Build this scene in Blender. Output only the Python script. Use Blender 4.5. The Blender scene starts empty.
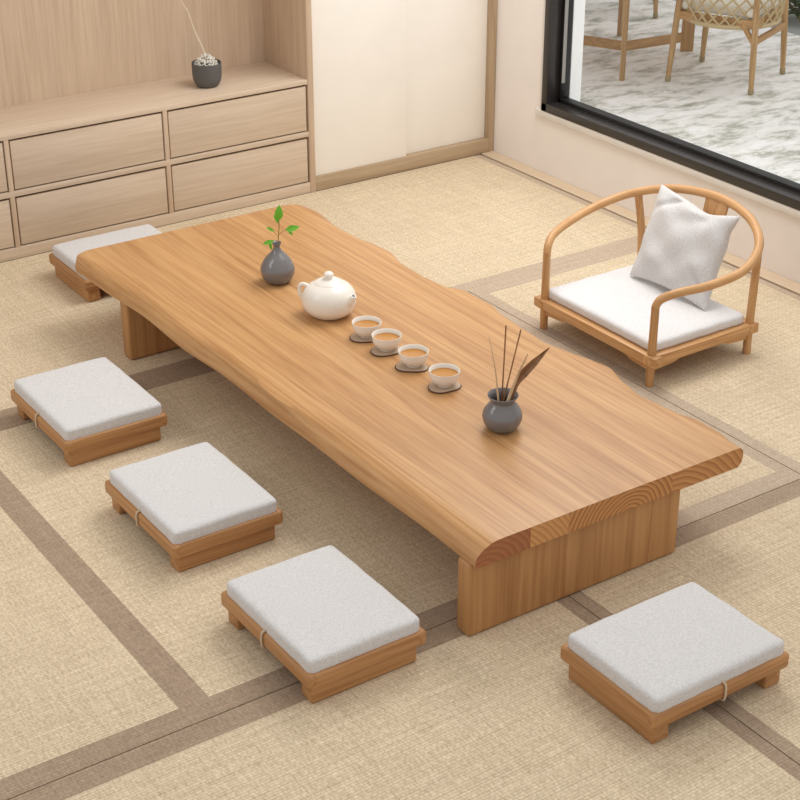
import bpy, bmesh, math, random
from mathutils import Vector, Matrix, noise
random.seed(7)
COL = bpy.context.scene.collection
PI = math.pi

# ------------------------------------------------------------------ helpers
def lin(c):
    out = []
    for v in c[:3]:
        v = v / 255.0
        out.append(v / 12.92 if v <= 0.04045 else ((v + 0.055) / 1.055) ** 2.4)
    return (*out, 1.0)

def tag(o, label=None, cat=None, group=None, kind=None):
    if label: o['label'] = label
    if cat: o['category'] = cat
    if group: o['group'] = group
    if kind: o['kind'] = kind
    return o

def thing(name, loc, rz=0.0, label=None, cat=None, group=None, kind=None):
    o = bpy.data.objects.new(name, None)
    o.empty_display_size = 0.05
    o.location = loc
    o.rotation_euler = (0, 0, rz)
    COL.objects.link(o)
    return tag(o, label, cat, group, kind)

def obj(name, bm, mats, parent=None, smooth=True, loc=(0, 0, 0), rot=(0, 0, 0), angle=40):
    me = bpy.data.meshes.new(name)
    bmesh.ops.recalc_face_normals(bm, faces=bm.faces[:])
    bm.to_mesh(me)
    bm.free()
    if not isinstance(mats, (list, tuple)):
        mats = [mats]
    for m in mats:
        me.materials.append(m)
    if smooth:
        me.shade_smooth()
        me.set_sharp_from_angle(angle=math.radians(angle))
    o = bpy.data.objects.new(name, me)
    COL.objects.link(o)
    o.location = loc
    o.rotation_euler = rot
    if parent: o.parent = parent
    return o

def copy_tree(o, parent=None):
    c = o.copy()
    COL.objects.link(c)
    if parent: c.parent = parent
    for ch in [k for k in o.children]:
        copy_tree(ch, c)
    return c

def box(bm, x0, x1, y0, y1, z0, z1, bev=0.0, seg=2, mi=0):
    r = bmesh.ops.create_cube(bm, size=1.0)
    vs = r['verts']
    for v in vs:
        v.co = Vector((x0 + (v.co.x + .5) * (x1 - x0), y0 + (v.co.y + .5) * (y1 - y0), z0 + (v.co.z + .5) * (z1 - z0)))
    fs = set(f for v in vs for f in v.link_faces)
    for f in fs: f.material_index = mi
    if bev > 0:
        es = list(set(e for v in vs for e in v.link_edges))
        bmesh.ops.bevel(bm, geom=es, offset=bev, segments=seg, profile=0.5, affect='EDGES')
    return vs

def beam(bm, a, b, w, h, bev=0.0, up=(0, 0, 1)):
    """rectangular bar from a to b, width w sideways, h along up"""
    a, b = Vector(a), Vector(b)
    d = (b - a); L = d.length; d.normalize()
    s = d.cross(Vector(up)).normalized(); u = s.cross(d).normalized()
    t = bmesh.new()
    box(t, 0, L, -w / 2, w / 2, -h / 2, h / 2, bev)
    M = Matrix((d, s, u)).transposed().to_4x4(); M.translation = a
    bmesh.ops.transform(t, matrix=M, verts=t.verts[:])
    merge(bm, t)

def merge(bm, t):
    me = bpy.data.meshes.new('tmp'); t.to_mesh(me); t.free()
    bm.from_mesh(me); bpy.data.meshes.remove(me)

def tube(bm, pts, radii, n=12, cap=True, flat=None):
    pts = [Vector(p) for p in pts]
    if not isinstance(radii, (list, tuple)): radii = [radii] * len(pts)
    rings = []
    ref = None
    for i, p in enumerate(pts):
        a = pts[max(i - 1, 0)]; b = pts[min(i + 1, len(pts) - 1)]
        t = (b - a).normalized()
        if ref is None:
            ref = Vector((0, 0, 1)) if abs(t.z) < .9 else Vector((1, 0, 0))
        s = t.cross(ref).normalized(); u = s.cross(t).normalized(); ref = u
        ring = []
        for k in range(n):
            an = 2 * PI * k / n
            ring.append(bm.verts.new(p + radii[i] * (math.cos(an) * s + math.sin(an) * u * (flat or 1))))
        rings.append(ring)
    for i in range(len(rings) - 1):
        for k in range(n):
            bm.faces.new((rings[i][k], rings[i][(k + 1) % n], rings[i + 1][(k + 1) % n], rings[i + 1][k]))
    if cap:
        bm.faces.new(rings[0][::-1]); bm.faces.new(rings[-1])

def loop_tube(bm, pts, r, n=8):
    pts = [Vector(p) for p in pts]; m = len(pts); rings = []
    for i, p in enumerate(pts):
        t = (pts[(i + 1) % m] - pts[i - 1]).normalized()
        c = sum(pts, Vector()) / m
        u = (p - c); u = (u - t * u.dot(t)).normalized(); s = t.cross(u)
        rings.append([bm.verts.new(p + r * (math.cos(2 * PI * k / n) * s + math.sin(2 * PI * k / n) * u)) for k in range(n)])
    for i in range(m):
        for k in range(n):
            bm.faces.new((rings[i][k], rings[i][(k + 1) % n], rings[(i + 1) % m][(k + 1) % n], rings[(i + 1) % m][k]))

def lathe(bm, prof, n=48, c=(0, 0)):
    rings = []
    for r, z in prof:
        if r < 1e-5: rings.append([bm.verts.new((c[0], c[1], z))])
        else: rings.append([bm.verts.new((c[0] + r * math.cos(2 * PI * k / n), c[1] + r * math.sin(2 * PI * k / n), z)) for k in range(n)])
    for a, b in zip(rings[:-1], rings[1:]):
        for k in range(n):
            k2 = (k + 1) % n
            if len(a) == 1 and len(b) == 1: continue
            if len(a) == 1: bm.faces.new((a[0], b[k], b[k2]))
            elif len(b) == 1: bm.faces.new((a[k], a[k2], b[0]))
            else: bm.faces.new((a[k], a[k2], b[k2], b[k]))

def smoothline(pts, sub=8):
    P = [Vector(p) for p in pts]; out = []; n = len(P)
    for i in range(n - 1):
        p0 = P[max(i - 1, 0)]; p1 = P[i]; p2 = P[i + 1]; p3 = P[min(i + 2, n - 1)]
        for k in range(sub):
            t = k / sub
            out.append(.5 * ((2 * p1) + (-p0 + p2) * t + (2 * p0 - 5 * p1 + 4 * p2 - p3) * t * t + (-p0 + 3 * p1 - 3 * p2 + p3) * t ** 3))
    out.append(P[-1])
    return out

def smprof(pts, sub=5):
    return [(max(p.x, 0.0), p.y) for p in smoothline([(a, b, 0) for a, b in pts], sub)]

# ------------------------------------------------------------------ materials
def newmat(name):
    m = bpy.data.materials.new(name); m.use_nodes = True
    nt = m.node_tree; b = nt.nodes['Principled BSDF']
    return m, nt, b

def N(nt, kind, **kw):
    n = nt.nodes.new(kind)
    for k, v in kw.items():
        if k in ('inp',):
            for kk, vv in v.items(): n.inputs[kk].default_value = vv
        else: setattr(n, k, v)
    return n

def ramp(nt, stops, fac=None, interp='LINEAR'):
    r = nt.nodes.new('ShaderNodeValToRGB'); r.color_ramp.interpolation = interp
    el = r.color_ramp.elements
    while len(el) > 1: el.remove(el[-1])
    el[0].position = stops[0][0]; el[0].color = stops[0][1]
    for p, c in stops[1:]:
        e = el.new(p); e.color = c
    if fac is not None: nt.links.new(fac, r.inputs[0])
    return r

def coords(nt, scale, rnd=True, kind='Object', rot=(0, 0, 0)):
    tc = nt.nodes.new('ShaderNodeTexCoord')
    mp = nt.nodes.new('ShaderNodeMapping'); mp.inputs['Scale'].default_value = scale
    mp.inputs['Rotation'].default_value = rot
    if rnd:
        oi = nt.nodes.new('ShaderNodeObjectInfo')
        ml = N(nt, 'ShaderNodeMath', operation='MULTIPLY'); ml.inputs[1].default_value = 37.0
        nt.links.new(oi.outputs['Random'], ml.inputs[0])
        nt.links.new(ml.outputs[0], mp.inputs['Location'])
    nt.links.new(tc.outputs[kind], mp.inputs['Vector'])
    return mp

def mixc(nt, a, b, fac, mode='MIX'):
    m = N(nt, 'ShaderNodeMix', data_type='RGBA', blend_type=mode)
    for s, v in ((0, fac), (6, a), (7, b)):
        if hasattr(v, 'is_output'): nt.links.new(v, m.inputs[s])
        else: m.inputs[s].default_value = v
    return m.outputs[2]

def bump(nt, b, h, strength=.2, dist=.002):
    bp = nt.nodes.new('ShaderNodeBump'); bp.inputs['Strength'].default_value = strength
    bp.inputs['Distance'].default_value = dist
    nt.links.new(h, bp.inputs['Height']); nt.links.new(bp.outputs[0], b.inputs['Normal'])

def plain(name, rgb, rough=.5, spec=.5, **kw):
    m, nt, b = newmat(name)
    b.inputs['Base Color'].default_value = lin(rgb); b.inputs['Roughness'].default_value = rough
    b.inputs['Specular IOR Level'].default_value = spec
    mp = coords(nt, (6, 6, 6), rnd=False)
    nz = N(nt, 'ShaderNodeTexNoise'); nz.inputs['Scale'].default_value = 1.0; nt.links.new(mp.outputs[0], nz.inputs['Vector'])
    c = ramp(nt, [(.3, lin([v * .992 for v in rgb])), (.7, lin([min(255, v * 1.006) for v in rgb]))], nz.outputs[0])
    nt.links.new(c.outputs[0], b.inputs['Base Color'])
    for k, v in kw.items(): b.inputs[k].default_value = v
    return m

def wood(name, light, mid, dark, axis='y', s=1.0, rough=.45, boards=None, fine=.5, wavy=1.0, spec=.35, rings=13, streak=1.0):
    """grain running along axis"""
    m, nt, b = newmat(name)
    al, ac = .5 * s, 14.0 * s
    sc = {'x': (al, ac, ac), 'y': (ac, al, ac), 'z': (ac, ac, al)}[axis]
    mp = coords(nt, sc)
    vec = mp.outputs[0]
    if boards:   # separate planks glued side by side across x
        tc = nt.nodes.new('ShaderNodeTexCoord'); sx = nt.nodes.new('ShaderNodeSeparateXYZ'); nt.links.new(tc.outputs['Object'], sx.inputs[0])
        dv = N(nt, 'ShaderNodeMath', operation='DIVIDE'); nt.links.new(sx.outputs[0], dv.inputs[0]); dv.inputs[1].default_value = boards
        fl = N(nt, 'ShaderNodeMath', operation='FLOOR'); nt.links.new(dv.outputs[0], fl.inputs[0])
        wn = N(nt, 'ShaderNodeTexWhiteNoise', noise_dimensions='1D'); nt.links.new(fl.outputs[0], wn.inputs['W'])
        vm = N(nt, 'ShaderNodeVectorMath', operation='SCALE'); nt.links.new(wn.outputs['Color'], vm.inputs[0]); vm.inputs['Scale'].default_value = 9
        va = N(nt, 'ShaderNodeVectorMath', operation='ADD'); nt.links.new(vec, va.inputs[0]); nt.links.new(vm.outputs[0], va.inputs[1]); vec = va.outputs[0]
    n1 = N(nt, 'ShaderNodeTexNoise'); n1.inputs['Scale'].default_value = .55; n1.inputs['Detail'].default_value = 3; n1.inputs['Distortion'].default_value = .5 * wavy
    nt.links.new(vec, n1.inputs['Vector'])
    mu = N(nt, 'ShaderNodeMath', operation='MULTIPLY'); mu.inputs[1].default_value = rings; nt.links.new(n1.outputs[0], mu.inputs[0])
    fr = N(nt, 'ShaderNodeMath', operation='PINGPONG'); fr.inputs[1].default_value = 1; nt.links.new(mu.outputs[0], fr.inputs[0])
    n2 = N(nt, 'ShaderNodeTexNoise'); n2.inputs['Scale'].default_value = 4.6; n2.inputs['Detail'].default_value = 8; n2.inputs['Roughness'].default_value = .62; nt.links.new(vec, n2.inputs['Vector'])
    n3 = N(nt, 'ShaderNodeTexNoise'); n3.inputs['Scale'].default_value = .25; n3.inputs['Detail'].default_value = 2; nt.links.new(vec, n3.inputs['Vector'])
    a = ramp(nt, [(.0, lin(light)), (.55, lin(mid)), (1, lin(dark))], fr.outputs[0])
    f = ramp(nt, [(.5 - .14 / streak, lin(light)), (.5 + .2 / streak, lin(dark))], n2.outputs[0])
    c = mixc(nt, a.outputs[0], f.outputs[0], fine)
    g = ramp(nt, [(.3, (.86, .84, .82, 1)), (.7, (1.0, 1.0, 1.0, 1))], n3.outputs[0])
    c = mixc(nt, c, g.outputs[0], .8, 'MULTIPLY')
    nt.links.new(c, b.inputs['Base Color'])
    b.inputs['Roughness'].default_value = rough; b.inputs['Specular IOR Level'].default_value = spec
    bump(nt, b, n2.outputs[0], .12, .001)
    return m

def endgrain(name, cx, cz, light, dark, freq=90):
    m, nt, b = newmat(name)
    tc = nt.nodes.new('ShaderNodeTexCoord')
    nz = N(nt, 'ShaderNodeTexNoise'); nz.inputs['Scale'].default_value = 9; nz.inputs['Detail'].default_value = 2
    nt.links.new(tc.outputs['Object'], nz.inputs['Vector'])
    sub = N(nt, 'ShaderNodeVectorMath', operation='SUBTRACT'); nt.links.new(tc.outputs['Object'], sub.inputs[0]); sub.inputs[1].default_value = (cx, 0, cz)
    mk = N(nt, 'ShaderNodeVectorMath', operation='MULTIPLY'); nt.links.new(sub.outputs[0], mk.inputs[0]); mk.inputs[1].default_value = (1, 0, 1.25)
    ln = N(nt, 'ShaderNodeVectorMath', operation='LENGTH'); nt.links.new(mk.outputs[0], ln.inputs[0])
    k = N(nt, 'ShaderNodeMath', operation='MULTIPLY_ADD'); nt.links.new(nz.outputs[0], k.inputs[0]); k.inputs[1].default_value = .03; nt.links.new(ln.outputs['Value'], k.inputs[2])
    q = N(nt, 'ShaderNodeMath', operation='MULTIPLY'); nt.links.new(k.outputs[0], q.inputs[0]); q.inputs[1].default_value = freq
    fr = N(nt, 'ShaderNodeMath', operation='FRACT'); nt.links.new(q.outputs[0], fr.inputs[0])
    r = ramp(nt, [(0, lin(light)), (.55, lin([(p + w) / 2 for p, w in zip(light, dark)])), (.85, lin(dark)), (1, lin(light))], fr.outputs[0])
    nt.links.new(r.outputs[0], b.inputs['Base Color']); b.inputs['Roughness'].default_value = .5; b.inputs['Specular IOR Level'].default_value = .3
    return m

def weave(name, light, dark, sc=(150, 60), contrast=1.0, rough=.8):
    """rush / woven paper mat: short dashes in staggered rows with tonal streaks"""
    m, nt, b = newmat(name)
    tc = nt.nodes.new('ShaderNodeTexCoord')
    def nz(scale, detail=1.0, dist=0):
        mp = nt.nodes.new('ShaderNodeMapping'); mp.inputs['Scale'].default_value = scale
        nt.links.new(tc.outputs['Object'], mp.inputs['Vector'])
        n = N(nt, 'ShaderNodeTexNoise'); n.inputs['Scale'].default_value = 1; n.inputs['Detail'].default_value = detail
        nt.links.new(mp.outputs[0], n.inputs['Vector']); return n
    br = N(nt, 'ShaderNodeTexBrick')
    mp = nt.nodes.new('ShaderNodeMapping'); nt.links.new(tc.outputs['Object'], mp.inputs['Vector'])
    nt.links.new(mp.outputs[0], br.inputs['Vector'])
    br.inputs['Scale'].default_value = 1; br.inputs['Brick Width'].default_value = .019; br.inputs['Row Height'].default_value = .0095
    br.inputs['Mortar Size'].default_value = .0030; br.inputs['Mortar Smooth'].default_value = .8; br.offset_frequency = 2; br.squash_frequency = 3; br.squash = .7
    br.inputs['Color1'].default_value = (1, 1, 1, 1); br.inputs['Color2'].default_value = (.55, .55, .55, 1); br.inputs['Mortar'].default_value = (.10, .10, .10, 1)
    a = nz((sc[0], sc[1], 1)); d = nz((sc[1] * .15, sc[0] * 1.3, 1), 2); e = nz((3, 90, 1), 3); f = nz((90, 5, 1), 3); g = nz((2.2, 2.2, 1), 2)
    def add(x, y, wx=1.0, wy=1.0):
        p = N(nt, 'ShaderNodeMath', operation='MULTIPLY'); nt.links.new(x, p.inputs[0]); p.inputs[1].default_value = wx
        s = N(nt, 'ShaderNodeMath', operation='MULTIPLY_ADD'); nt.links.new(y, s.inputs[0]); s.inputs[1].default_value = wy; nt.links.new(p.outputs[0], s.inputs[2])
        return s.outputs[0]
    h = add(br.outputs['Color'], a.outputs[0], .18, .38)
    h = add(h, d.outputs[0], 1, .22)
    h = add(h, e.outputs[0], 1, .27); h = add(h, f.outputs[0], 1, .27); h = add(h, g.outputs[0], 1, .10)
    mid = .685; w = .26 / contrast
    r = ramp(nt, [(mid - w, lin(dark)), (mid + w, lin(light))], h)
    nt.links.new(r.outputs[0], b.inputs['Base Color'])
    b.inputs['Roughness'].default_value = rough; b.inputs['Specular IOR Level'].default_value = .25
    bump(nt, b, h, .35, .002)
    return m

def fabric(name, rgb, s=1.0, rough=.9):
    m, nt, b = newmat(name)
    a = coords(nt, (260 * s, 900 * s, 500)); c = coords(nt, (900 * s, 260 * s, 500)); g = coords(nt, (420, 420, 420))
    outs = []
    for mp in (a, c, g):
        n = N(nt, 'ShaderNodeTexNoise'); n.inputs['Scale'].default_value = .45; n.inputs['Detail'].default_value = 2
        nt.links.new(mp.outputs[0], n.inputs['Vector']); outs.append(n.outputs[0])
    s1 = N(nt, 'ShaderNodeMath', operation='ADD'); nt.links.new(outs[0], s1.inputs[0]); nt.links.new(outs[1], s1.inputs[1])
    s2 = N(nt, 'ShaderNodeMath', operation='ADD'); nt.links.new(s1.outputs[0], s2.inputs[0]); nt.links.new(outs[2], s2.inputs[1])
    dv = N(nt, 'ShaderNodeMath', operation='DIVIDE'); nt.links.new(s2.outputs[0], dv.inputs[0]); dv.inputs[1].default_value = 3
    r = ramp(nt, [(.36, lin([v * .93 for v in rgb])), (.62, lin([min(255, v * 1.04) for v in rgb]))], dv.outputs[0])
    nt.links.new(r.outputs[0], b.inputs['Base Color']); b.inputs['Roughness'].default_value = rough
    b.inputs['Specular IOR Level'].default_value = .15; b.inputs['Sheen Weight'].default_value = .15
    bump(nt, b, dv.outputs[0], .4, .002)
    return m

M = {}
M['slab'] = wood('slab wood', (210, 164, 112), (198, 148, 96), (170, 119, 72), 'y', 1.25, rough=.38, boards=.213, fine=.55, rings=14, streak=1.0)
M['slab_leg'] = wood('slab leg wood', (198, 150, 98), (186, 136, 86), (160, 110, 66), 'z', 1.2, rough=.5, fine=.5)
M['end1'] = endgrain('end grain red', 2.13, .195, (172, 112, 74), (150, 92, 58), 50)
M['end2'] = endgrain('end grain amber', 2.10, .12, (212, 158, 100), (182, 124, 72), 60)
M['end3'] = endgrain('end grain arcs', 2.63, .205, (206, 148, 90), (150, 96, 54), 62)
M['end4'] = endgrain('end grain wide', 2.78, .12, (204, 148, 92), (164, 108, 64), 44)
M['hoop_wood'] = wood('hoop wood', (214, 166, 114), (204, 154, 102), (194, 142, 90), 'y', 1.0, rough=.35, fine=.3, wavy=.3, rings=4)
M['seat_wood_y'] = wood('seat wood y', (196, 148, 98), (182, 131, 84), (156, 107, 64), 'y', 2.0, rough=.45, fine=.5)
M['seat_wood_x'] = wood('seat wood x', (196, 148, 98), (182, 131, 84), (156, 107, 64), 'x', 2.0, rough=.45, fine=.5)
M['chair_wood_x'] = wood('chair wood x', (216, 170, 118), (203, 152, 100), (178, 126, 78), 'x', 2.0, rough=.38, fine=.45, wavy=.4)
M['chair_wood_y'] = wood('chair wood y', (216, 170, 118), (203, 152, 100), (178, 126, 78), 'y', 2.0, rough=.38, fine=.45, wavy=.4)
M['chair_wood_z'] = wood('chair wood z', (216, 170, 118), (203, 152, 100), (178, 126, 78), 'z', 2.0, rough=.38, fine=.45, wavy=.4)
M['cab_x'] = wood('cabinet oak horizontal', (222, 202, 179), (216, 194, 170), (203, 180, 155), 'x', 1.5, rough=.5, fine=.7, wavy=.6)
M['cab_z'] = wood('cabinet oak vertical', (216, 192, 166), (209, 184, 158), (195, 169, 143), 'z', 1.5, rough=.5, fine=.7, wavy=.6)
M['cab_gap'] = plain('cabinet recess', (96, 70, 50), .8)
M['rail'] = wood('wardrobe frame oak', (196, 172, 142), (186, 162, 132), (170, 146, 116), 'x', 1.2, rough=.5)
M['rail_z'] = wood('wardrobe stile oak', (196, 172, 142), (186, 162, 132), (170, 146, 116), 'z', 1.2, rough=.5)
M['door'] = plain('cream lacquer', (252, 246, 237), .5)
M['wall'] = plain('warm white wall paint', (238, 230, 223), .8, .2)
M['fabric'] = fabric('pale grey linen', (212, 209, 207))
M['fabric2'] = fabric('off white linen', (226, 223, 222), 1.3)
M['mat'] = weave('woven mat straw', (234, 215, 185), (168, 147, 117))
M['border'] = weave('woven mat border', (186, 163, 139), (124, 103, 83), contrast=.8)
M['border_part_lit'] = weave('woven mat border part lit', (188, 166, 142), (132, 112, 92), contrast=.8)  # in-between border tone, some of the window light painted in
M['border_lit'] = weave('woven mat border lit', (206, 186, 164), (156, 136, 114), contrast=.8)  # same border weave, paler because the window-side light is painted in
M['seam'] = plain('mat underside', (96, 74, 56), .9)
M['subfloor'] = plain('subfloor', (110, 88, 68), .9)
M['trimboard'] = plain('pale floor trim', (206, 184, 156), .6)
M['frame'] = plain('dark bronze aluminium', (46, 42, 40), .35, .5)
M['frame2'] = plain('black gasket', (16, 15, 15), .5)
M['stone'] = plain('grey white stone', (222, 216, 208), .6)
M['ceramic'] = plain('charcoal glazed ceramic', (116, 113, 113), .10, .8)
M['hole_shade'] = plain('spout hole shade', (48, 46, 46), .4)
M['white'] = plain('ivory porcelain', (240, 232, 220), .18, .5)
M['bowl'] = plain('dark matt stoneware', (98, 96, 93), .6, .2)
M['tea'] = plain('amber tea', (184, 124, 46), .08, .5)
M['coaster'] = plain('grey brown clay coaster', (184, 160, 136), .6)
M['coaster_edge'] = plain('dark coaster rim', (92, 62, 44), .6)
M['darkwood'] = wood('dark tea tool wood', (160, 118, 84), (144, 102, 70), (116, 80, 52), 'z', 2.5, rough=.5)
M['brownwood'] = wood('brown tea tool wood', (176, 130, 92), (158, 112, 76), (130, 88, 58), 'z', 2.5, rough=.5)
M['palewood'] = wood('pale tea tool wood', (224, 194, 158), (210, 178, 142), (186, 152, 116), 'z', 2.5, rough=.55)
M['stem'] = plain('green brown stem', (150, 130, 70), .6)
M['leaf'] = plain('fresh green leaf', (112, 186, 50), .4, .4)
M['branch'] = plain('bleached branch', (224, 208, 186), .7)
M['moss'] = plain('white preserved moss', (226, 220, 208), .9)
M['cord'] = plain('natural cord', (206, 184, 156), .8)
M['teak'] = wood('weathered teak', (206, 170, 124), (190, 152, 106), (162, 124, 82), 'z', 1.6, rough=.55)
M['teak_x'] = wood('weathered teak bar', (206, 166, 118), (190, 148, 100), (162, 120, 76), 'x', 1.6, rough=.55)
M['foot'] = plain('dull foot cap', (158, 142, 108), .7)
M['rope'] = plain('straw rope', (200, 178, 138), .8)
M['outcushion'] = plain('cream outdoor cushion', (228, 222, 208), .9)
M['gravel'] = plain('grey gravel', (150, 152, 150), .9)
M['outleaf'] = plain('garden leaf', (104, 140, 62), .5)
M['darkleaf'] = plain('dark garden leaf', (52, 78, 40), .5)
# terrace stone with streaky grey clouds
m, nt, b = newmat('terrace marble')
mp = coords(nt, (2.6, 5.6, 1), False, rot=(0, 0, math.radians(34)))
n1 = N(nt, 'ShaderNodeTexNoise'); n1.inputs['Scale'].default_value = 1.6; n1.inputs['Detail'].default_value = 9; n1.inputs['Roughness'].default_value = .74; n1.inputs['Distortion'].default_value = .25
nt.links.new(mp.outputs[0], n1.inputs['Vector'])
r = ramp(nt, [(.34, lin((150, 152, 138))), (.43, lin((200, 198, 189))), (.51, lin((238, 235, 231))), (.62, lin((250, 248, 247)))], n1.outputs[0])
nt.links.new(r.outputs[0], b.inputs['Base Color']); b.inputs['Roughness'].default_value = .6
M['marble'] = m
# clear window glass
m, nt, b = newmat('window glass')
nt.nodes.remove(b)
tr = nt.nodes.new('ShaderNodeBsdfTransparent'); tr.inputs[0].default_value = (.97, .98, .98, 1)
gl = nt.nodes.new('ShaderNodeBsdfGlossy'); gl.inputs['Roughness'].default_value = 0.0
mx = nt.nodes.new('ShaderNodeMixShader'); mx.inputs[0].default_value = .02; nt.links.new(tr.outputs[0], mx.inputs[1]); nt.links.new(gl.outputs[0], mx.inputs[2])
nt.links.new(mx.outputs[0], nt.nodes['Material Output'].inputs[0])
M['glass'] = m

# ------------------------------------------------------------------ setting
def structure(name, bm, mat, parent=None, smooth=False):
    o = obj(name, bm, mat, parent, smooth)
    if parent is None: o['kind'] = 'structure'
    return o

WX = 4.618       # inside face of the window wall
CY = 5.955      # front plane of the built-in cabinets
bm = bmesh.new(); box(bm, -.6, WX, .4, 6.40, -.10, -.03)
structure('floor', bm, M['subfloor'])
bm = bmesh.new(); box(bm, -.6, 4.75, 6.40, 6.52, -.10, 2.7)
structure('wall_back', bm, M['wall'])
WB, WT, WL, WR = .306, 2.35, 5.58, 1.2      # window opening
bm = bmesh.new()
box(bm, WX, 4.75, .4, 6.40, -.10, WB - .04)
box(bm, WX, 4.75, .4, 6.40, WT, 2.7)
box(bm, WX, 4.75, WL, 6.40, WB - .04, WT)
box(bm, WX, 4.75, .4, WR, WB - .04, WT)
structure('wall_right', bm, M['wall'])
bm = bmesh.new(); box(bm, 4.724, 4.79, WL - .056, WL - .0005, -.02, WT)
structure('trim_2', bm, plain('bright white outdoor render', (252, 251, 250), .8, .2))
bm = bmesh.new(); box(bm, 4.5425, WX - .001, .4, CY - .002, -.03, .004, .002)
structure('trim_1', bm, M['trimboard'])

win = thing('window_1', (0, 0, 0), kind='structure')
bm = bmesh.new()      # outer frame: flat face with deep reveal
F0, F1 = WX - .018, WX + .055
box(bm, F0, F1, WR, WL, WB, WB + .038, .002)
box(bm, F0, F1, WR, WL, WT - .038, WT, .002)
box(bm, F0, F1, WL - .038, WL, WB, WT, .002)
box(bm, F0, F1, WR, WR + .038, WB, WT, .002)
obj('window_frame', bm, M['frame'], win)
bm = bmesh.new()
S0, S1 = WX + .05, WX + .10
box(bm, S0, S1, WR + .03, WL - .03, WB + .02, WB + .055, .002)
box(bm, S0, S1, WR + .03, WL - .03, WT - .07, WT - .03, .002)
box(bm, S0, S1, WL - .058, WL - .03, WB + .02, WT - .03, .002)
box(bm, S0, S1, WR + .03, WR + .07, WB + .02, WT - .03, .002)
obj('sash', bm, M['frame2'], win)
bm = bmesh.new()
box(bm, S0 + .001, S0 + .02, WL - .0595, WL - .052, WB + .13, WT - .1)
obj('sash_strip', bm, plain('light metal strip', (150, 146, 142), .35), win, False)
bm = bmesh.new(); box(bm, WX + .07, WX + .078, WR + .04, WL - .05, WB + .04, WT - .05)
obj('window_glass', bm, M['glass'], win, False)
bm = bmesh.new()
box(bm, WX - .016, WX + .125, WR, WL + .045, WB - .034, WB - .001, .003)
box(bm, WX - .010, WX + .0, WL + .0005, WL + .022, WB, WT, .002)
obj('window_sill', bm, M['stone'], win)

# terrace outside
bm = bmesh.new(); box(bm, 4.75, 7.54, -.5, 12.0, -.12, 0)
structure('ground_terrace', bm, M['marble'])
bm = bmesh.new(); box(bm, 7.54, 12.0, -.5, 12.0, -.12, -.02)
structure('ground_gravel', bm, M['gravel'])

# ------------------------------------------------------------------ woven mats
def mat(x0, x1, y0, y1, bl, br, bn, bf, label, bmat='border'):
    t = thing('tatami_mat', ((x0 + x1) / 2, (y0 + y1) / 2, -.0306), label=label, cat='mat', group='woven floor mats')
    cx, cy = (x0 + x1) / 2, (y0 + y1) / 2; g = lambda v: 0 if v in (YB, 1.371) or (v == 2.45 and y0 == YB) else .0018
    X0, X1, Y0, Y1 = x0 - cx + g(x0), x1 - cx - g(x1), y0 - cy + g(y0), y1 - cy - g(y1)
    bm = bmesh.new(); box(bm, X0 + bl, X1 - br, Y0 + bn, Y1 - bf, 0, .030)
    obj('woven_field', bm, M['mat'], t, False)
    for side, w, rc in (('l', bl, (X0, X0 + bl, Y0, Y1)), ('r', br, (X1 - br, X1, Y0, Y1)),
                        ('n', bn, (X0 + bl, X1 - br, Y0, Y0 + bn)), ('f', bf, (X0 + bl, X1 - br, Y1 - bf, Y1))):
        if w > 0:
            bm = bmesh.new(); box(bm, rc[0], rc[1], rc[2], rc[3], 0, .0300)
            obj('border_strip', bm, M[bmat], t, False)
    return t
YA, YB = 2.853, 4.633
mat(.20, 1.371, YA, YB, .044, .042, .073, .07, 'woven straw floor mat at the far left, left of the row of three seats')
mat(1.371, 2.45, YA, YB, .042, .042, .073, .07, 'woven straw floor mat carrying the two left seats closest to the table middle')
mat(2.45, 3.485, YA, YB, .042, .05, .073, .07, 'woven straw floor mat mostly hidden under the long low table', 'border_lit')
mat(3.485, 4.536, YA, YB, .05, .035, .073, .07, 'woven straw floor mat under the horseshoe armchair', 'border_lit')
mat(.4, 2.45, YB, CY, .04, 0, .07, 0, 'woven straw floor mat in front of the oak drawers at the left')
mat(2.45, 4.536, YB, CY, 0, .035, .07, 0, 'woven straw floor mat in front of the cream sliding doors', 'border_lit')  # split from its left neighbour so the border carries the painted lit tone
mat(.4, 2.45, .7, YA, .04, .042, 0, .073, 'woven straw floor mat in the near foreground, left of the long seam')
mat(2.45, 4.536, .7, YA, .042, .04, 0, .073, 'woven straw floor mat at the near right, right of the foreground seat seam', 'border_part_lit')

# ------------------------------------------------------------------ cabinet with drawers and open niche
cab = thing('cabinet', (2.5, CY, 0), label='pale oak built-in cabinet with low drawers under an open niche', cat='cabinet')
ox, oy = 2.5, CY
def cb(bm, x0, x1, y0, y1, z0, z1, bev=0): return box(bm, x0 - ox, x1 - ox, y0 - oy, y1 - oy, z0, z1, bev)
CX0, CX1 = .70, 3.563
bm = bmesh.new()
cb(bm, CX0, CX1, CY, 6.33, .507, .528, .0015)
obj('worktop', bm, M['cab_x'], cab)
bm = bmesh.new()
cb(bm, CX0, CX1, CY, 6.33, 0, .048, .001)
obj('plinth', bm, M['cab_x'], cab)
bm = bmesh.new(); cb(bm, CX0, CX1, CY, 6.33, .266, .289, .001)
obj('shelf_rail', bm, M['cab_x'], cab)
for x in (.747, 1.454, 2.161, 2.868):
    bm = bmesh.new(); cb(bm, x - .021, x - .001, CY + .0005, 6.33, .048, .507, .001)
    obj('divider', bm, M['cab_z'], cab)
bm = bmesh.new(); cb(bm, CX0, CX1, CY + .03, 6.33, .049, .506)
obj('drawer_carcass', bm, M['cab_gap'], cab, False)
bm = bmesh.new(); cb(bm, CX1, 3.592, CY - .002, 6.38, 0, 2.45, .0015)
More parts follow.
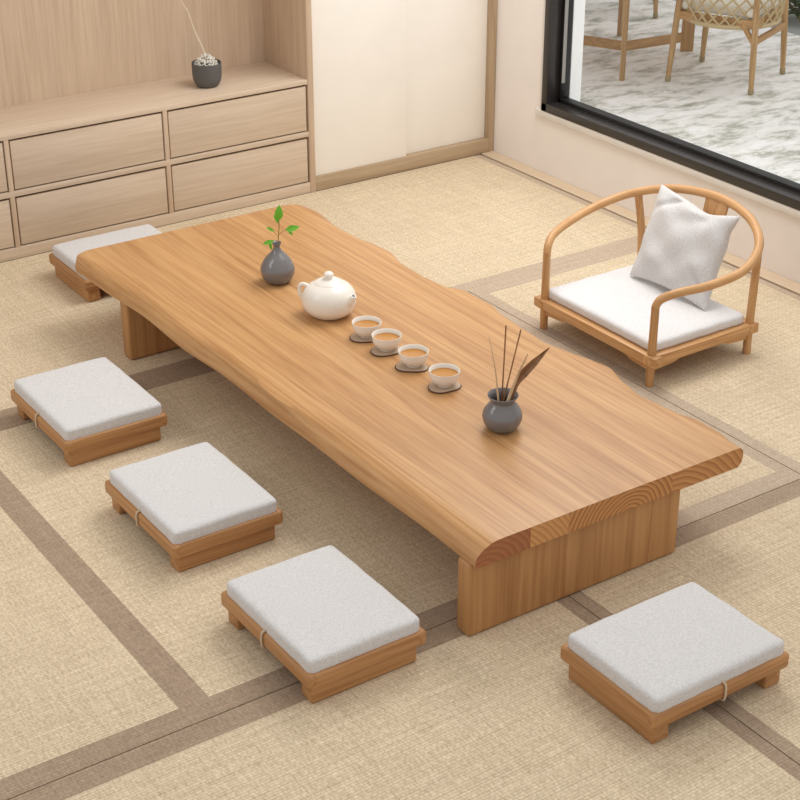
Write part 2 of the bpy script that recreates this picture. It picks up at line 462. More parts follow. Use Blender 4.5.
obj('side_panel', bm, M['cab_z'], cab)
bm = bmesh.new(); cb(bm, CX0, CX1, 6.33, 6.36, 0, 2.45)
obj('back_panel', bm, M['cab_z'], cab, False)
bm = bmesh.new(); cb(bm, CX0, CX1, CY, 6.33, 2.42, 2.45)
obj('top_panel', bm, M['cab_x'], cab, False)
for c, xa in enumerate((.747, 1.454, 2.161, 2.868)):
    xb = xa + .686 + (.006 if c == 3 else 0)
    for z0, z1 in ((.051, .258), (.292, .500)):
        bm = bmesh.new()
        vs = box(bm, -(xb - xa) / 2 + .0055, (xb - xa) / 2 - .0055, .004, .022, .0035, z1 - z0 - .002, .0012)
        obj('drawer', bm, M['cab_x'], cab, loc=((xa + xb) / 2 - ox, CY - oy, z0))

# wardrobe
wd = thing('wardrobe', (4.1, CY, 0), label='built-in wardrobe with two cream sliding doors in a light oak frame', cat='wardrobe')
ox, oy = 4.1, CY
bm = bmesh.new(); cb(bm, 3.592, 4.616, CY, CY + .06, 0, .068, .002)
obj('bottom_rail', bm, M['rail'], wd)
bm = bmesh.new(); cb(bm, 4.588, 4.616, CY - .004, 6.38, 0, 2.45, .002)
obj('stile', bm, M['rail_z'], wd)
bm = bmesh.new(); cb(bm, 3.592, 4.588, CY, 6.38, 2.42, 2.45)
obj('head_rail', bm, M['rail'], wd)
bm = bmesh.new(); cb(bm, 3.594, 4.105, CY + .012, CY + .034, .0685, 2.42, .001)
obj('sliding_door', bm, M['door'], wd)
bm = bmesh.new(); cb(bm, 4.08, 4.587, CY + .036, CY + .058, .0685, 2.42, .001)
obj('sliding_door', bm, M['door'], wd)

# ------------------------------------------------------------------ live edge table
def interp(tab, y):
    if y <= tab[0][0]: return tab[0][1]
    for (a, va), (b_, vb) in zip(tab[:-1], tab[1:]):
        if y <= b_:
            t = (y - a) / (b_ - a); t = t * t * (3 - 2 * t) * .5 + t * .5
            return va + (vb - va) * t
    return tab[-1][1]
RIGHT = [(2.733, 3.063), (2.773, 3.067), (2.852, 3.08), (2.937, 3.082), (3.001, 3.062), (3.081, 3.054), (3.154, 3.047), (3.255, 3.068), (3.353, 3.1), (3.402, 3.092), (3.518, 3.065), (3.613, 3.046), (3.74, 3.055), (3.85, 3.064), (3.965, 3.088), (4.03, 3.085), (4.108, 3.086), (4.173, 3.047), (4.294, 3.037), (4.433, 3.041), (4.554, 3.07), (4.629, 3.066), (4.739, 3.048), (4.87, 3.042), (5.062, 3.069), (5.184, 3.051), (5.193, 3.038)]
LEFT = [(2.74, 2.105), (3.1, 2.106), (3.4, 2.099), (3.7, 2.102), (4.13, 2.101), (4.34, 2.092), (4.67, 2.095), (4.97, 2.081), (5.2, 2.066)]
ZB, ZT = .228, .292
table = thing('low_table', (2.6, 3.95, 0), label='long low solid wood tea table with wavy live edges on two slab legs', cat='table')
T0, T1 = 2.74, 5.192
tx, ty = 2.6, 3.95
bm = bmesh.new()
rows = []
ny = 150
for i in range(ny + 1):
    y = T0 + (T1 - T0) * i / ny
    xl = interp(LEFT, y) + .003 * math.sin(y * 11 + 1) * min(1, (y - T0) / .3)
    xr = interp(RIGHT, y)
    # rounding of the far left corner in plan
    d = T1 - y
    rl = .036
    if d < rl: xl += (rl - math.sqrt(max(0, rl * rl - (rl - d) ** 2)))
    if d < .03: xr -= (.03 - math.sqrt(max(0, .03 ** 2 - (.03 - d) ** 2)))
    w = 1 + .25 * math.sin(y * 4.3 + .5) + .12 * math.sin(y * 9.7)
    sl = .062 * w if y > T0 + .1 else .062
    k = noise.noise(Vector((0, y * 3, 0))) * .004
    ne = max(0, min(1, 1 - (y - T0) / .6))          # the sawn near end keeps a fuller round
    sx = .030 + .034 * ne + .012 * math.sin(y * 4.3 + .5) * (1 - ne) + .006 * math.sin(y * 13) * (1 - ne)
    prof = [(xl + .008, ZB), (xl, ZB + .004), (xl - .001, ZB + .018 + k), (xl + .003, ZB + .030 + k), (xl + .16 * sx + .002, ZB + .040), (xl + .42 * sx + .002, ZB + .051), (xl + .8 * sx, ZT - .003), (xl + sx + .012, ZT)]
    n = 14
    a0, a1 = xl + sx + .012, xr - .040
    prof += [(a0 + (a1 - a0) * j / n, ZT) for j in range(1, n + 1)]
    prof += [(xr - .020, ZT - .0005), (xr - .012, ZT - .003), (xr - .003, ZT - .012), (xr, ZT - .018), (xr, ZB + .024), (xr - .004, ZB + .012), (xr - .016, ZB)]
    rows.append([bm.verts.new((px - tx, y - ty, pz)) for px, pz in prof])
for a, b_ in zip(rows[:-1], rows[1:]):
    for j in range(len(a)):
        j2 = (j + 1) % len(a)
        bm.faces.new((a[j], a[j2], b_[j2], b_[j]))
bm.faces.new(rows[-1][::-1])
# near end: glued boards, each with its own growth rings
prow = [(v.co.x + tx, v.co.z) for v in rows[0]]
def top_z(x):
    up = prow[2:8 + 14 + 5]
    for (xa, za), (xb, zb) in zip(up[:-1], up[1:]):
        if xa <= x <= xb: return za + (zb - za) * (x - xa) / (xb - xa)
    return ZT
def y_at(): return T0 - ty
cuts = [2.285, 2.415, 2.79]
bounds = [None] + cuts + [None]
for s in range(4):
    lo = bounds[s] if bounds[s] else -1; hi = bounds[s + 1] if bounds[s + 1] else 99
    pts = [(x, z) for x, z in prow if lo < x < hi]
    topp = sorted([p for p in pts if p[1] > ZB + .001 and not (p[0] > 2.9 and p[1] < ZB + .03)], key=lambda p: p[0])
    poly = []
    if s == 0:
        poly = prow[0:1] + prow[1:2] + [p for p in prow[2:] if p[0] < hi and p[1] > ZB + .013] + [(hi, top_z(hi)), (hi, ZB)]
    elif s == 3:
        tail = [p for p in prow if p[0] > lo]
        poly = [(lo, ZB), (lo, top_z(lo))] + tail
    else:
        poly = [(lo, ZB), (lo, top_z(lo))] + [p for p in topp] + [(hi, top_z(hi)), (hi, ZB)]
    f = bm.faces.new([bm.verts.new((x - tx, T0 - ty - .0002, z)) for x, z in poly])
    f.material_index = s + 1
for k, v in (('end1', 0), ('end2', 0), ('end3', 0), ('end4', 0)):
    for nd in M[k].node_tree.nodes:
        if nd.type == 'VECT_MATH' and nd.operation == 'SUBTRACT': nd.inputs[1].default_value[0] -= tx
obj('tabletop', bm, [M['slab'], M['end1'], M['end2'], M['end3'], M['end4']], table, angle=50)
for ya, yb in ((2.757, 2.817), (4.80, 4.86)):
    bm = bmesh.new()
    box(bm, 2.100 - tx, 2.848 - tx, -.03, .03, 0, ZB + .002, .012, 4)
    obj('leg', bm, M['slab_leg'], table, loc=(0, (ya + yb) / 2 - ty, 0))

# ------------------------------------------------------------------ floor seats
def pad(w, d, h, r, puff=.005, seed=0, cuts=26):
    """soft rounded cushion centred on the origin, bottom at z=0"""
    bm = bmesh.new(); bmesh.ops.create_cube(bm, size=1.0)
    bmesh.ops.subdivide_edges(bm, edges=bm.edges[:], cuts=cuts, use_grid_fill=True)
    for v in bm.verts:
        # concentrate vertices near the rims
        p = Vector([math.copysign(.5 * (1 - (1 - abs(c) * 2) ** 1.35), c) for c in v.co])
        x, y, z = p.x * w, p.y * d, p.z * h
        ix, iy, iz = w / 2 - r * 1.25, d / 2 - r * 1.25, h / 2 - r
        q = Vector((max(-ix, min(ix, x)), max(-iy, min(iy, y)), max(-iz, min(iz, z))))
        dl = Vector(((x - q.x) / 1.25, (y - q.y) / 1.25, z - q.z))
        if dl.length > 1e-6: dl = dl.normalized() * r
        x, y, z = q.x + dl.x * 1.25, q.y + dl.y * 1.25, q.z + dl.z
        u, t = x / (w / 2), y / (d / 2)
        if z > 0: z += puff * (1 - u ** 4) * (1 - t ** 4)
        nz = noise.noise(Vector((x * 9 + seed, y * 9, z * 12)))
        k = 1 + .010 * noise.noise(Vector((x * 22 + seed * 3, y * 22, 3)))
        x *= k; y *= k
        if z > 0: z += .0022 * nz
        v.co = Vector((x, y, z + h / 2))
    return bm

FW, FD = .358, .460     # across, along
def make_seat():
    t = thing('floor_seat', (0, 0, 0))
    z0, z1 = .052, .096
    for s in (-1, 1):   # long side rails with rounded edge
        bm = bmesh.new(); box(bm, s * (FW / 2 - .014) - .014, s * (FW / 2 - .014) + .014, -FD / 2, FD / 2, z0, z1, .010, 4)
        obj('side_rail', bm, M['seat_wood_y'], t)
    for s in (-1, 1):
        bm = bmesh.new(); box(bm, -FW / 2 + .006, FW / 2 - .006, s * (FD / 2 - .016) - .014, s * (FD / 2 - .016) + .014, z0 + .001, z1 - .002, .004, 3)
        obj('end_rail', bm, M['seat_wood_x'], t)
    bm = bmesh.new(); box(bm, -FW / 2 + .02, FW / 2 - .02, -FD / 2 + .02, FD / 2 - .02, z0 + .004, z0 + .024)
    obj('deck', bm, M['seat_wood_y'], t, False)
    for s in (-1, 1):
        bm = bmesh.new(); yc = s * (FD / 2 - .039)
        vs = box(bm, -FW / 2 + .014, FW / 2 - .024, yc - .027, yc + .027, 0, z0 + .006, .006, 3)
        obj('foot', bm, M['seat_wood_x'], t)
    c = obj('cushion', pad(FW - .020, FD - .024, .052, .0125, .003, 1), M['fabric'], t, loc=(0, 0, z0 + .030))
    bm = bmesh.new()
    w, h = .0165, .0265
    pts = []
    for i in range(24):
        a = 2 * PI * i / 24; ca, sa = math.cos(a), math.sin(a)
        pts.append((-FW / 2 + .0125 + w * math.copysign(abs(ca) ** .55, ca), 0, (z0 + z1) / 2 + h * math.copysign(abs(sa) ** .55, sa)))
    loop_tube(bm, pts, .0032, 8)
    obj('cushion_tie', bm, M['cord'], t)
    return t
seat = make_seat()
SG = 'low wooden floor seats with grey cushions'
spots = [(1.769, 4.424, 0, 'low wooden floor seat with grey cushion, farthest of the three left of the table'),
         (1.772, 3.690, 0, 'low wooden floor seat with grey cushion, middle one of three left of the table'),
         (1.776, 2.970, 0, 'low wooden floor seat with grey cushion near the table\'s front leg, left side'),
         (2.426, 2.322, PI / 2, 'low wooden floor seat with grey cushion alone in front of the table end'),
         (2.411, 5.534, PI / 2, 'low wooden floor seat with grey cushion behind the table, before the drawers')]
for i, (x, y, r_, lb) in enumerate(spots):
    o = seat if i == 0 else copy_tree(seat)
    o.location = (x, y, 0); o.rotation_euler = (0, 0, r_)
    tag(o, lb, 'floor seat', SG)

# ------------------------------------------------------------------ horseshoe chair
HY = 3.897
ch = thing('armchair', (3.75, HY, 0), label='low horseshoe-backed wooden floor chair with white seat cushion by the window', cat='chair')
cx = 3.75
def L(x, w, z): return (x - cx, w, z)
half = [(3.512, .293, .300), (3.525, .303, .328), (3.574, .332, .351), (3.693, .373, .367), (3.832, .384, .394), (3.956, .324, .437), (4.044, .186, .475), (4.076, 0, .489)]
full = [L(x, w, z) for x, w, z in half] + [L(x, -w, z) for x, w, z in half[::-1][1:]]
pts = [L(3.512, .293, .085)] + full + [L(3.512, -.293, .085)]
sp = smoothline(full, 10)
bm = bmesh.new(); tube(bm, sp, [.0145 + .002 * math.sin(PI * i / (len(sp) - 1)) for i in range(len(sp))], 14)
obj('hoop_rail', bm, M['hoop_wood'], ch)
for s in (-1, 1):
    bm = bmesh.new(); tube(bm, [L(3.512, s * .293, 0), L(3.512, s * .293, .1), L(3.512, s * .293, .2), L(3.512, s * .293, .305)], [.0140, .0160, .0148, .0145], 14)
    obj('front_post', bm, M['chair_wood_z'], ch)
    bm = bmesh.new(); tube(bm, smoothline([L(3.985, s * .293, 0), L(3.985, s * .293, .12), L(3.982, s * .298, .28), L(3.966, s * .314, .433)], 4), .0150, 14)
    obj('rear_post', bm, M['chair_wood_z'], ch)
for s in (-1, 1):   # seat frame
    bm = bmesh.new(); box(bm, 3.488 - cx, 4.012 - cx, s * .296 - .020, s * .296 + .020, .084, .121, .004, 2)
    obj('side_rail', bm, M['chair_wood_x'], ch)
for x0_, x1_, h_ in ((3.490, 3.530, .332), (3.965, 4.005, .318)):
    bm = bmesh.new(); box(bm, x0_ - cx, x1_ - cx, -h_, h_, .0845, .1205, .004, 2)
    obj('cross_rail', bm, M['chair_wood_y'], ch)
bm = bmesh.new(); box(bm, 3.52 - cx, 3.97 - cx, -.285, .285, .098, .116)
obj('seat_board', bm, M['chair_wood_x'], ch, False)
# ogee aprons below the rails
def apron(Lh):
    """outline of a bracket strip of half length Lh: (t, depth)"""
    out = []
    for i in range(41):
        t = -Lh + 2 * Lh * i / 40; e = (Lh - abs(t))
        d = .010
        if e < .10: d = .026 - .006 * (e / .10)
        elif e < .125: d = .020 - .010 * (e - .10) / .025
        out.append((t, d))
    return out
for kind, fixed, Lh in (('x', -.293, .232), ('x', .293, .232), ('y', 3.512, .288), ('y', 3.985, .288)):
    bm = bmesh.new(); ap = apron(Lh); th = .005
    ringA = []; ringB = []
    mid = (3.512 + 3.985) / 2
    for t, d in ap:
        for lst, o_ in ((ringA, -th), (ringB, th)):
            if kind == 'x': lst.append((bm.verts.new(L(mid + t, fixed + o_, .086)), bm.verts.new(L(mid + t, fixed + o_, .084 - d))))
            else: lst.append((bm.verts.new(L(fixed + o_, t, .086)), bm.verts.new(L(fixed + o_, t, .084 - d))))
    for i in range(40):
        bm.faces.new((ringA[i][0], ringA[i + 1][0], ringA[i + 1][1], ringA[i][1]))
        bm.faces.new((ringB[i][0], ringB[i][1], ringB[i + 1][1], ringB[i + 1][0]))
        bm.faces.new((ringA[i][1], ringA[i + 1][1], ringB[i + 1][1], ringB[i][1]))
        bm.faces.new((ringA[i][0], ringB[i][0], ringB[i + 1][0], ringA[i + 1][0]))
    obj('apron', bm, M['chair_wood_x' if kind == 'x' else 'chair_wood_y'], ch)
bm = bmesh.new()     # curved back splat
prev = None
sl = smoothline([(3.985, 0, .118), (4.02, 0, .22), (4.035, 0, .33), (4.068, 0, .478)], 6)
rws = []
for i, p in enumerate(sl):
    w = .050 + .008 * (i / len(sl)) ** 4
    rws.append([bm.verts.new(L(p.x + dx, s * w, p.z)) for dx, s in ((-.005, -1), (.005, -1), (.005, 1), (-.005, 1))])
for a, b_ in zip(rws[:-1], rws[1:]):
    for k in range(4): bm.faces.new((a[k], a[(k + 1) % 4], b_[(k + 1) % 4], b_[k]))
bm.faces.new(rws[0]); bm.faces.new(rws[-1])
obj('back_splat', bm, M['chair_wood_z'], ch)
obj('seat_cushion', pad(.448, .588, .043, .015, .003, 5), M['fabric2'], ch, loc=(3.742 - cx, .004, .1165))

# throw pillow leaning on the hoop
PBL, PBR = Vector((3.845, 4.110, .166)), Vector((3.858, 3.690, .160))
PTL, PTR = Vector((3.995, 4.108, .494)), Vector((3.995, 3.722, .491))
W = (PBR - PBL + PTR - PTL) / 4; Hh = (PTL - PBL + PTR - PBR) / 4
cen = (PBL + PBR + PTL + PTR) / 4
nrm = W.cross(Hh).normalized()
if nrm.x > 0: nrm = -nrm
pl = thing('throw_pillow', tuple(cen - Hh), label='plump pale grey square throw pillow leaning in the horseshoe chair', cat='pillow')
bm = bmesh.new(); n = 44
base = cen - Hh
def pil(u, v, side):
    e = max(0, (1 - u * u)) * max(0, (1 - v * v))
    th = .062 * e ** .42
    # sides bow inwards between the corners
    uu = u * (1 - .085 * (1 - v * v) * abs(u)); vv = v * (1 - .10 * (1 - u * u) * abs(v))
    if v > 0: vv -= .105 * math.exp(-((u - .30) / .42) ** 2) * v ** 3
    uu -= .05 * math.exp(-((v - .62) / .2) ** 2) * max(0, u) ** 3
    p = cen + W * uu + Hh * vv
    wr = 0
    for a0, ph in ((0.9, .2), (2.3, 1.1), (4.1, 2.0)):
        wr += math.sin((u * math.cos(a0) + v * math.sin(a0)) * 9 + ph + 2 * noise.noise(Vector((u * 1.4, v * 1.4, a0)))) * .0030
    r2 = math.hypot(u - .42, v - .72)
    wr -= .018 * math.exp(-(r2 / .17) ** 2)
    wr -= .018 * math.exp(-(((u + .55) * .7 - (v - .75)) / .08) ** 2) * math.exp(-((u + .55) / .3) ** 2)
    wr -= .014 * math.exp(-(((u - .75) + (v + .55)) / .09) ** 2) * math.exp(-((u - .75) / .25) ** 2)
    return p + nrm * side * max(0, th + wr * min(1, e * 6)) - base
grid = {}
for side in (1, -1):
    for i in range(n + 1):
        for j in range(n + 1):
            u = math.sin((i / n - .5) * PI); v = math.sin((j / n - .5) * PI)
            if side == -1 and (i in (0, n) or j in (0, n)): grid[(side, i, j)] = grid[(1, i, j)]
            else: grid[(side, i, j)] = bm.verts.new(pil(u, v, side))
    for i in range(n):
        for j in range(n):
            vs = [grid[(side, i, j)], grid[(side, i + 1, j)], grid[(side, i + 1, j + 1)], grid[(side, i, j + 1)]]
            bm.faces.new(vs)
obj('pillow_cover', bm, M['fabric'], pl, angle=80)

# ------------------------------------------------------------------ tea things on the table
ZT_ = ZT
RV = Vector((math.cos(math.radians(34.29)), -math.sin(math.radians(34.29)), 0))   # camera-right on the floor plan

# vase with sprig
vz = thing('bud_vase', (2.570, 4.536, ZT_), label='round charcoal glazed bud vase with narrow neck holding a green sprig', cat='vase')
bm = bmesh.new()
lathe(bm, smprof([(0.0, .0), (.030, .0), (.049, .012), (.0605, .040), (.0585, .062), (.042, .092), (.021, .114), (.0125, .128), (.0120, .137), (.0165, .146), (.0165, .149)]) + [(.0115, .147), (.009, .135), (.012, .11), (0, .09)])
obj('vase_body', bm, M['ceramic'], vz, angle=60)
def leaf(bm, base, tip, width, nrm, curl=.1, n=8):
    base, tip, nrm = Vector(base), Vector(tip), Vector(nrm).normalized()
    d = tip - base; s = d.cross(nrm).normalized(); u = s.cross(d).normalized()
    prev = None
    for i in range(n + 1):
        t = i / n; w = width * math.sin(PI * min(1, t * .98 + .02)) ** .8 * (1 - .25 * t)
        c = base + d * t + u * (curl * d.length * math.sin(PI * t))
        row = [c - s * w + u * w * .35, c, c + s * w + u * w * .35]
        row2 = [p - u * .0006 for p in row]
        vr = [bm.verts.new(p) for p in row + row2[::-1]]
        if prev:
            for k in range(6): bm.faces.new((prev[k], prev[(k + 1) % 6], vr[(k + 1) % 6], vr[k]))
        else: bm.faces.new(vr)
        prev = vr
    bm.faces.new(prev[::-1])
sg = thing('leafy_sprig', (2.570, 4.536, ZT_ + .095), label='small green leafy sprig standing in the round charcoal bud vase', cat='plant')
def P(r, z, dpt=0):
    if z > .14: z += .020 * min(1, (z - .14) / .05); r += .011 * min(1, (z - .14) / .05)
    v = RV * r; return (v.x + dpt * .56, v.y + dpt * .82, z - .095)
bm = bmesh.new()
tube(bm, smoothline([P(0, .10), P(.001, .16), P(.000, .19), P(0, .218)], 4), .0016, 6)
tube(bm, smoothline([P(0, .165), P(.012, .176), P(.028, .180)], 4), .0011, 6)
tube(bm, smoothline([P(0, .16), P(-.012, .17), P(-.030, .186)], 4), .0010, 6)
tube(bm, smoothline([P(0, .15), P(-.012, .152), P(-.022, .148)], 4), .0010, 6)
obj('stem', bm, M['stem'], sg)
VV = (-.5, -.75, .45)
for a, b_, w in ((P(0, .212), P(.003, .268), .0165), (P(.022, .179), P(.072, .188), .0125), (P(-.018, .176), P(-.046, .187), .006), (P(-.012, .150), P(-.050, .142), .0085), (P(-.03, .152), P(-.018, .120), .006), (P(-.002, .20), P(-.018, .232), .006), (P(.03, .178), P(.05, .166), .005)):
    bm = bmesh.new(); leaf(bm, a, b_, w, VV, .08)
    obj('leaf', bm, M['leaf'], sg)

# teapot
tp = thing('teapot', (2.572, 4.196, ZT_), label='round ivory porcelain teapot with ball knob lid and short spout', cat='teapot')
bm = bmesh.new()
lathe(bm, smprof([(0, .0), (.045, .0), (.066, .007), (.086, .028), (.0925, .054), (.088, .080), (.073, .101), (.051, .1155), (.047, .118)]) + [(0, .116)], 64)
obj('pot_body', bm, M['white'], tp, angle=60)
bm = bmesh.new()
lathe(bm, [(0, .117)] + smprof([(.0475, .1178), (.046, .1195), (.034, .126), (.020, .1300), (.0135, .1315), (.0125, .134), (.0165, .141), (.0165, .147), (.010, .1535), (0, .155)]), 48)
obj('lid', bm, M['white'], tp, angle=60)
sa = math.radians(-70); sd = Vector((math.cos(sa), math.sin(sa), 0))
bm = bmesh.new()
sp_ = smoothline([sd * .070 + Vector((0, 0, .055)), sd * .088 + Vector((0, 0, .068)), sd * .100 + Vector((0, 0, .084)), sd * .104 + Vector((0, 0, .093))], 5)
tube(bm, sp_, [.021 - .0125 * (i / (len(sp_) - 1)) ** .7 for i in range(len(sp_))], 18)
obj('spout', bm, M['white'], tp, angle=60)
bm = bmesh.new(); e = sp_[-1]; dd = (sp_[-1] - sp_[-2]).normalized()
tube(bm, [e - dd * .001, e + dd * .0006], .0062, 14)
obj('spout_opening', bm, M['hole_shade'], tp)  # dark disc on the closed tip, painted shade of the spout hole
ha = math.radians(136); hd = Vector((math.cos(ha), math.sin(ha), 0))
bm = bmesh.new()
tube(bm, smoothline([hd * .070 + Vector((0, 0, .098)), hd * .090 + Vector((0, 0, .104)), hd * .101 + Vector((0, 0, .096)), hd * .102 + Vector((0, 0, .076)), hd * .096 + Vector((0, 0, .056)), hd * .085 + Vector((0, 0, .040))], 6), .0066, 10)
obj('handle', bm, M['white'], tp)

# cups and coasters
cups = [(2.576, 3.971, 'nearest the teapot'), (2.574, 3.851, 'second from the teapot'), (2.577, 3.704, 'third from the teapot'), (2.577, 3.537, 'farthest from the teapot')]
cup0 = None
for i, (x, y, w) in enumerate(cups):
    if i == 0:
        c0 = thing('coaster', (x, y, ZT_)); bm = bmesh.new()
        n = 40; ax = Vector((.25, 1, 0)).normalized(); tops = []
        outl = []
        for k in range(n):
            a = 2 * PI * k / n
            r1 = 1 + .10 * math.cos(2 * a) + .06 * math.cos(3 * a + .6)
            q = RV * (.049 * r1 * math.cos(a)) + Vector((-RV.y, RV.x, 0)) * (.046 * r1 * math.sin(a))
            q += RV * (-.006) + Vector((-.004, -.008, 0))
            outl.append(q)
        A = [bm.verts.new((p.x * .96, p.y * .96, 0)) for p in outl]; B = [bm.verts.new((p.x, p.y, .003)) for p in outl]; Cc = [bm.verts.new((p.x * .94, p.y * .94, .0048)) for p in outl]
        for k in range(n):
            k2 = (k + 1) % n
            for U, V in ((A, B), (B, Cc)):
                f = bm.faces.new((U[k], U[k2], V[k2], V[k])); f.material_index = 1
        bm.faces.new(A[::-1]); bm.faces.new(Cc)
        obj('coaster_plate', bm, [M['coaster'], M['coaster_edge']], c0)
        cup0 = thing('teacup', (x, y, ZT_ + .0048))
        bm = bmesh.new()
        lathe(bm, smprof([(0, .002), (.018, .002), (.020, 0), (.0225, 0), (.024, .005), (.036, .013), (.0455, .028), (.0485, .048), (.0488, .0495)]) + [(.0478, .0505), (.0462, .0495), (.0441, .036), (.036, .020), (.02, .010), (0, .008)], 48)
        obj('cup_body', bm, M['white'], cup0, angle=60)
        bm = bmesh.new(); lathe(bm, [(0, .0362), (.0440, .0362), (.0437, .0345), (0, .0345)], 48)
        obj('tea', bm, M['tea'], cup0, False)
        c, k = c0, cup0
    else:
        c, k = copy_tree(c0), copy_tree(cup0)
        c.location = (x, y, ZT_); c.rotation_euler = (0, 0, (0, .25, -.2, .35)[i]); k.location = (x, y, ZT_ + .0048)
    tag(c, 'flat brown leaf-shaped coaster under the teacup ' + w, 'coaster', 'coasters under the teacups')
    tag(k, 'white porcelain cup of amber tea, ' + w, 'teacup', 'row of white teacups on the table')

# tool jar and tea tools
jx, jy = 2.556, 3.218
jr = thing('tool_jar', (jx, jy, ZT_), label='squat charcoal glazed jar with wide lip holding tea tools', cat='jar')
bm = bmesh.new()
lathe(bm, smprof([(0, 0), (.030, 0), (.048, .012), (.0585, .036), (.057, .056), (.045, .077), (.037, .087), (.0365, .093), (.043, .105), (.0455, .110), (.0445, .112)]) + [(.041, .109), (.0335, .093), (.036, .083), (.046, .06), (.046, .035), (.03, .012), (0, .010)])
obj('jar_body', bm, M['ceramic'], jr, angle=60)
def J(u, v, back=0.0):
    """point above the jar by offset to the camera's right (px) and height"""
    q = RV * u; return Vector((q.x + back * .56, q.y + back * .82, v))
def tool(name, label, pts, rad, mat_, flat=None, cat='tea tool'):
    t = thing(name, (jx, jy, ZT_ + .013), label=label, cat=cat)
    bm = bmesh.new()
    tube(bm, [Vector(p) - Vector((0, 0, .013)) for p in smoothline(pts, 5)], rad, 8, flat=flat)
    return t, bm
t, bm = tool('tea_stick', 'thin dark stick in the jar, taller and more upright of the two', [J(-.008, .016, .010), J(-.002, .10, .014), J(.004, .318, .03)], .0022, None)
obj('stick_body', bm, M['darkwood'], t)
t, bm = tool('tea_stick', 'thin brown stick in the jar leaning slightly right', [J(-.012, .016, -.012), J(.004, .10, .004), J(.047, .304, .03)], .0022, None)
obj('stick_body', bm, M['brownwood'], t)
sp2 = smoothline([J(-.002, .018, -.022), J(-.014, .10, -.02), J(-.026, .20, -.01), J(-.046, .296, 0)], 5)
t = thing('tea_needle', (jx, jy, ZT_ + .013), label='slender pale tapered needle in the jar leaning left', cat='tea tool')
bm = bmesh.new(); tube(bm, [p - Vector((0, 0, .013)) for p in sp2], [.0045 - .0037 * i / (len(sp2) - 1) for i in range(len(sp2))], 8)
obj('needle_body', bm, M['palewood'], t)
sp3 = smoothline([J(-.006, .020, -.030), J(.012, .10, -.026), J(.036, .175, -.02), J(.066, .25, -.015)], 5)
t = thing('tea_spoon', (jx, jy, ZT_ + .013), label='pale narrow wooden tea spoon in the jar beside the dark scoop', cat='tea tool')
bm = bmesh.new(); tube(bm, [p - Vector((0, 0, .013)) for p in sp3], [.0055 - .0038 * (i / (len(sp3) - 1)) ** 2 for i in range(len(sp3))], 8)
obj('spoon_body', bm, M['palewood'], t)
# dark blade shaped scoop
t = thing('tea_scoop', (jx, jy, ZT_ + .013), label='dark brown blade-shaped tea scoop in the jar pointing up to the right', cat='tea tool')
bm = bmesh.new()
cl = smoothline([J(.004, .022, -.012), J(.020, .09, -.008), J(.036, .145, 0), J(.058, .18, 0), J(.088, .216, 0), J(.128, .262, 0)], 6)
wd_ = [.0065, .0075, .0085, .0125, .0105, .0008]
prev = None
for i, p in enumerate(cl):
    k = i / 6; a = int(min(k, 4)); f_ = k - a; w = wd_[a] + (wd_[min(a + 1, 5)] - wd_[a]) * f_
    d = (cl[min(i + 1, len(cl) - 1)] - cl[max(i - 1, 0)]).normalized()
    vw = Vector((-.50, -.735, .458)); s = d.cross(vw).normalized(); u = s.cross(d).normalized()
    p = p - Vector((0, 0, .013))
    vr = [bm.verts.new(q) for q in (p - s * w + u * w * .5, p - u * .001, p + s * w + u * w * .5, p + s * w * .9 + u * (w * .5 - .002), p - u * .0035, p - s * w * .9 + u * (w * .5 - .002))]
    if prev:
        for q in range(6): bm.faces.new((prev[q], prev[(q + 1) % 6], vr[(q + 1) % 6], vr[q]))
    else: bm.faces.new(vr)
    prev = vr
bm.faces.new(prev[::-1])
obj('scoop_body', bm, M['darkwood'], t)

# ------------------------------------------------------------------ bowl with branch on the cabinet
bx, by, bz = 3.152, 6.122, .528
bw = thing('planter_bowl', (bx, by, bz), label='small dark stoneware bowl on the cabinet top holding white moss', cat='bowl')
bm = bmesh.new()
lathe(bm, smprof([(0, 0), (.036, 0), (.050, .008), (.061, .030), (.0645, .06), (.0650, .104)]) + [(.064, .106), (.061, .104), (.060, .085), (0, .083)])
obj('bowl_body', bm, M['bowl'], bw, angle=60)
ms = thing('moss_cluster', (bx, by, bz + .083), label='crinkled white moss heaped in the dark bowl on the cabinet', cat='moss')
bm = bmesh.new()
for i in range(420):
    a = random.random() * 2 * PI; r_ = .051 * math.sqrt(random.random()); z = .062 * (1 - (r_ / .056) ** 2) * (0.5 + .5 * random.random())
    b2 = bmesh.ops.create_icosphere(bm, subdivisions=1, radius=.0020 + .0024 * random.random())
    off = Vector((r_ * math.cos(a), r_ * math.sin(a), max(z, .006)))
    for v in b2['verts']: v.co = v.co * (.6 + 1.3 * random.random()) + off
o = obj('moss_tuft', bm, M['moss'], ms); o['kind'] = 'stuff'
br_ = thing('dry_branch', (bx, by, bz + .10), label='thin bleached dry branch rising from the bowl on the cabinet', cat='branch')
def Bp(x, z, y=6.13): return (x - bx, y - by, z - bz - .10)
bm = bmesh.new()
st = smoothline([Bp(3.168, .632), Bp(3.156, .658), Bp(3.135, .71), Bp(3.115, .757), Bp(3.099, .802), Bp(3.079, .865), Bp(3.053, .915), Bp(3.06, .98), Bp(3.11, 1.05), Bp(3.20, 1.09)], 6)
tube(bm, st, [.0045 - .003 * i / (len(st) - 1) for i in range(len(st))], 8)
for q in (((3.11, 1.05), (3.22, 1.04), (3.31, .97), (3.335, .926)), ((3.20, 1.09), (3.30, 1.06), (3.38, .99), (3.40, .943)), ((3.06, .98), (3.0, 1.04), (2.96, 1.12)), ((3.27, 1.01), (3.30, .96), (3.315, .935))):
    tube(bm, smoothline([Bp(*p) for p in q], 5), .0016, 6)
obj('branch_body', bm, M['branch'], br_)

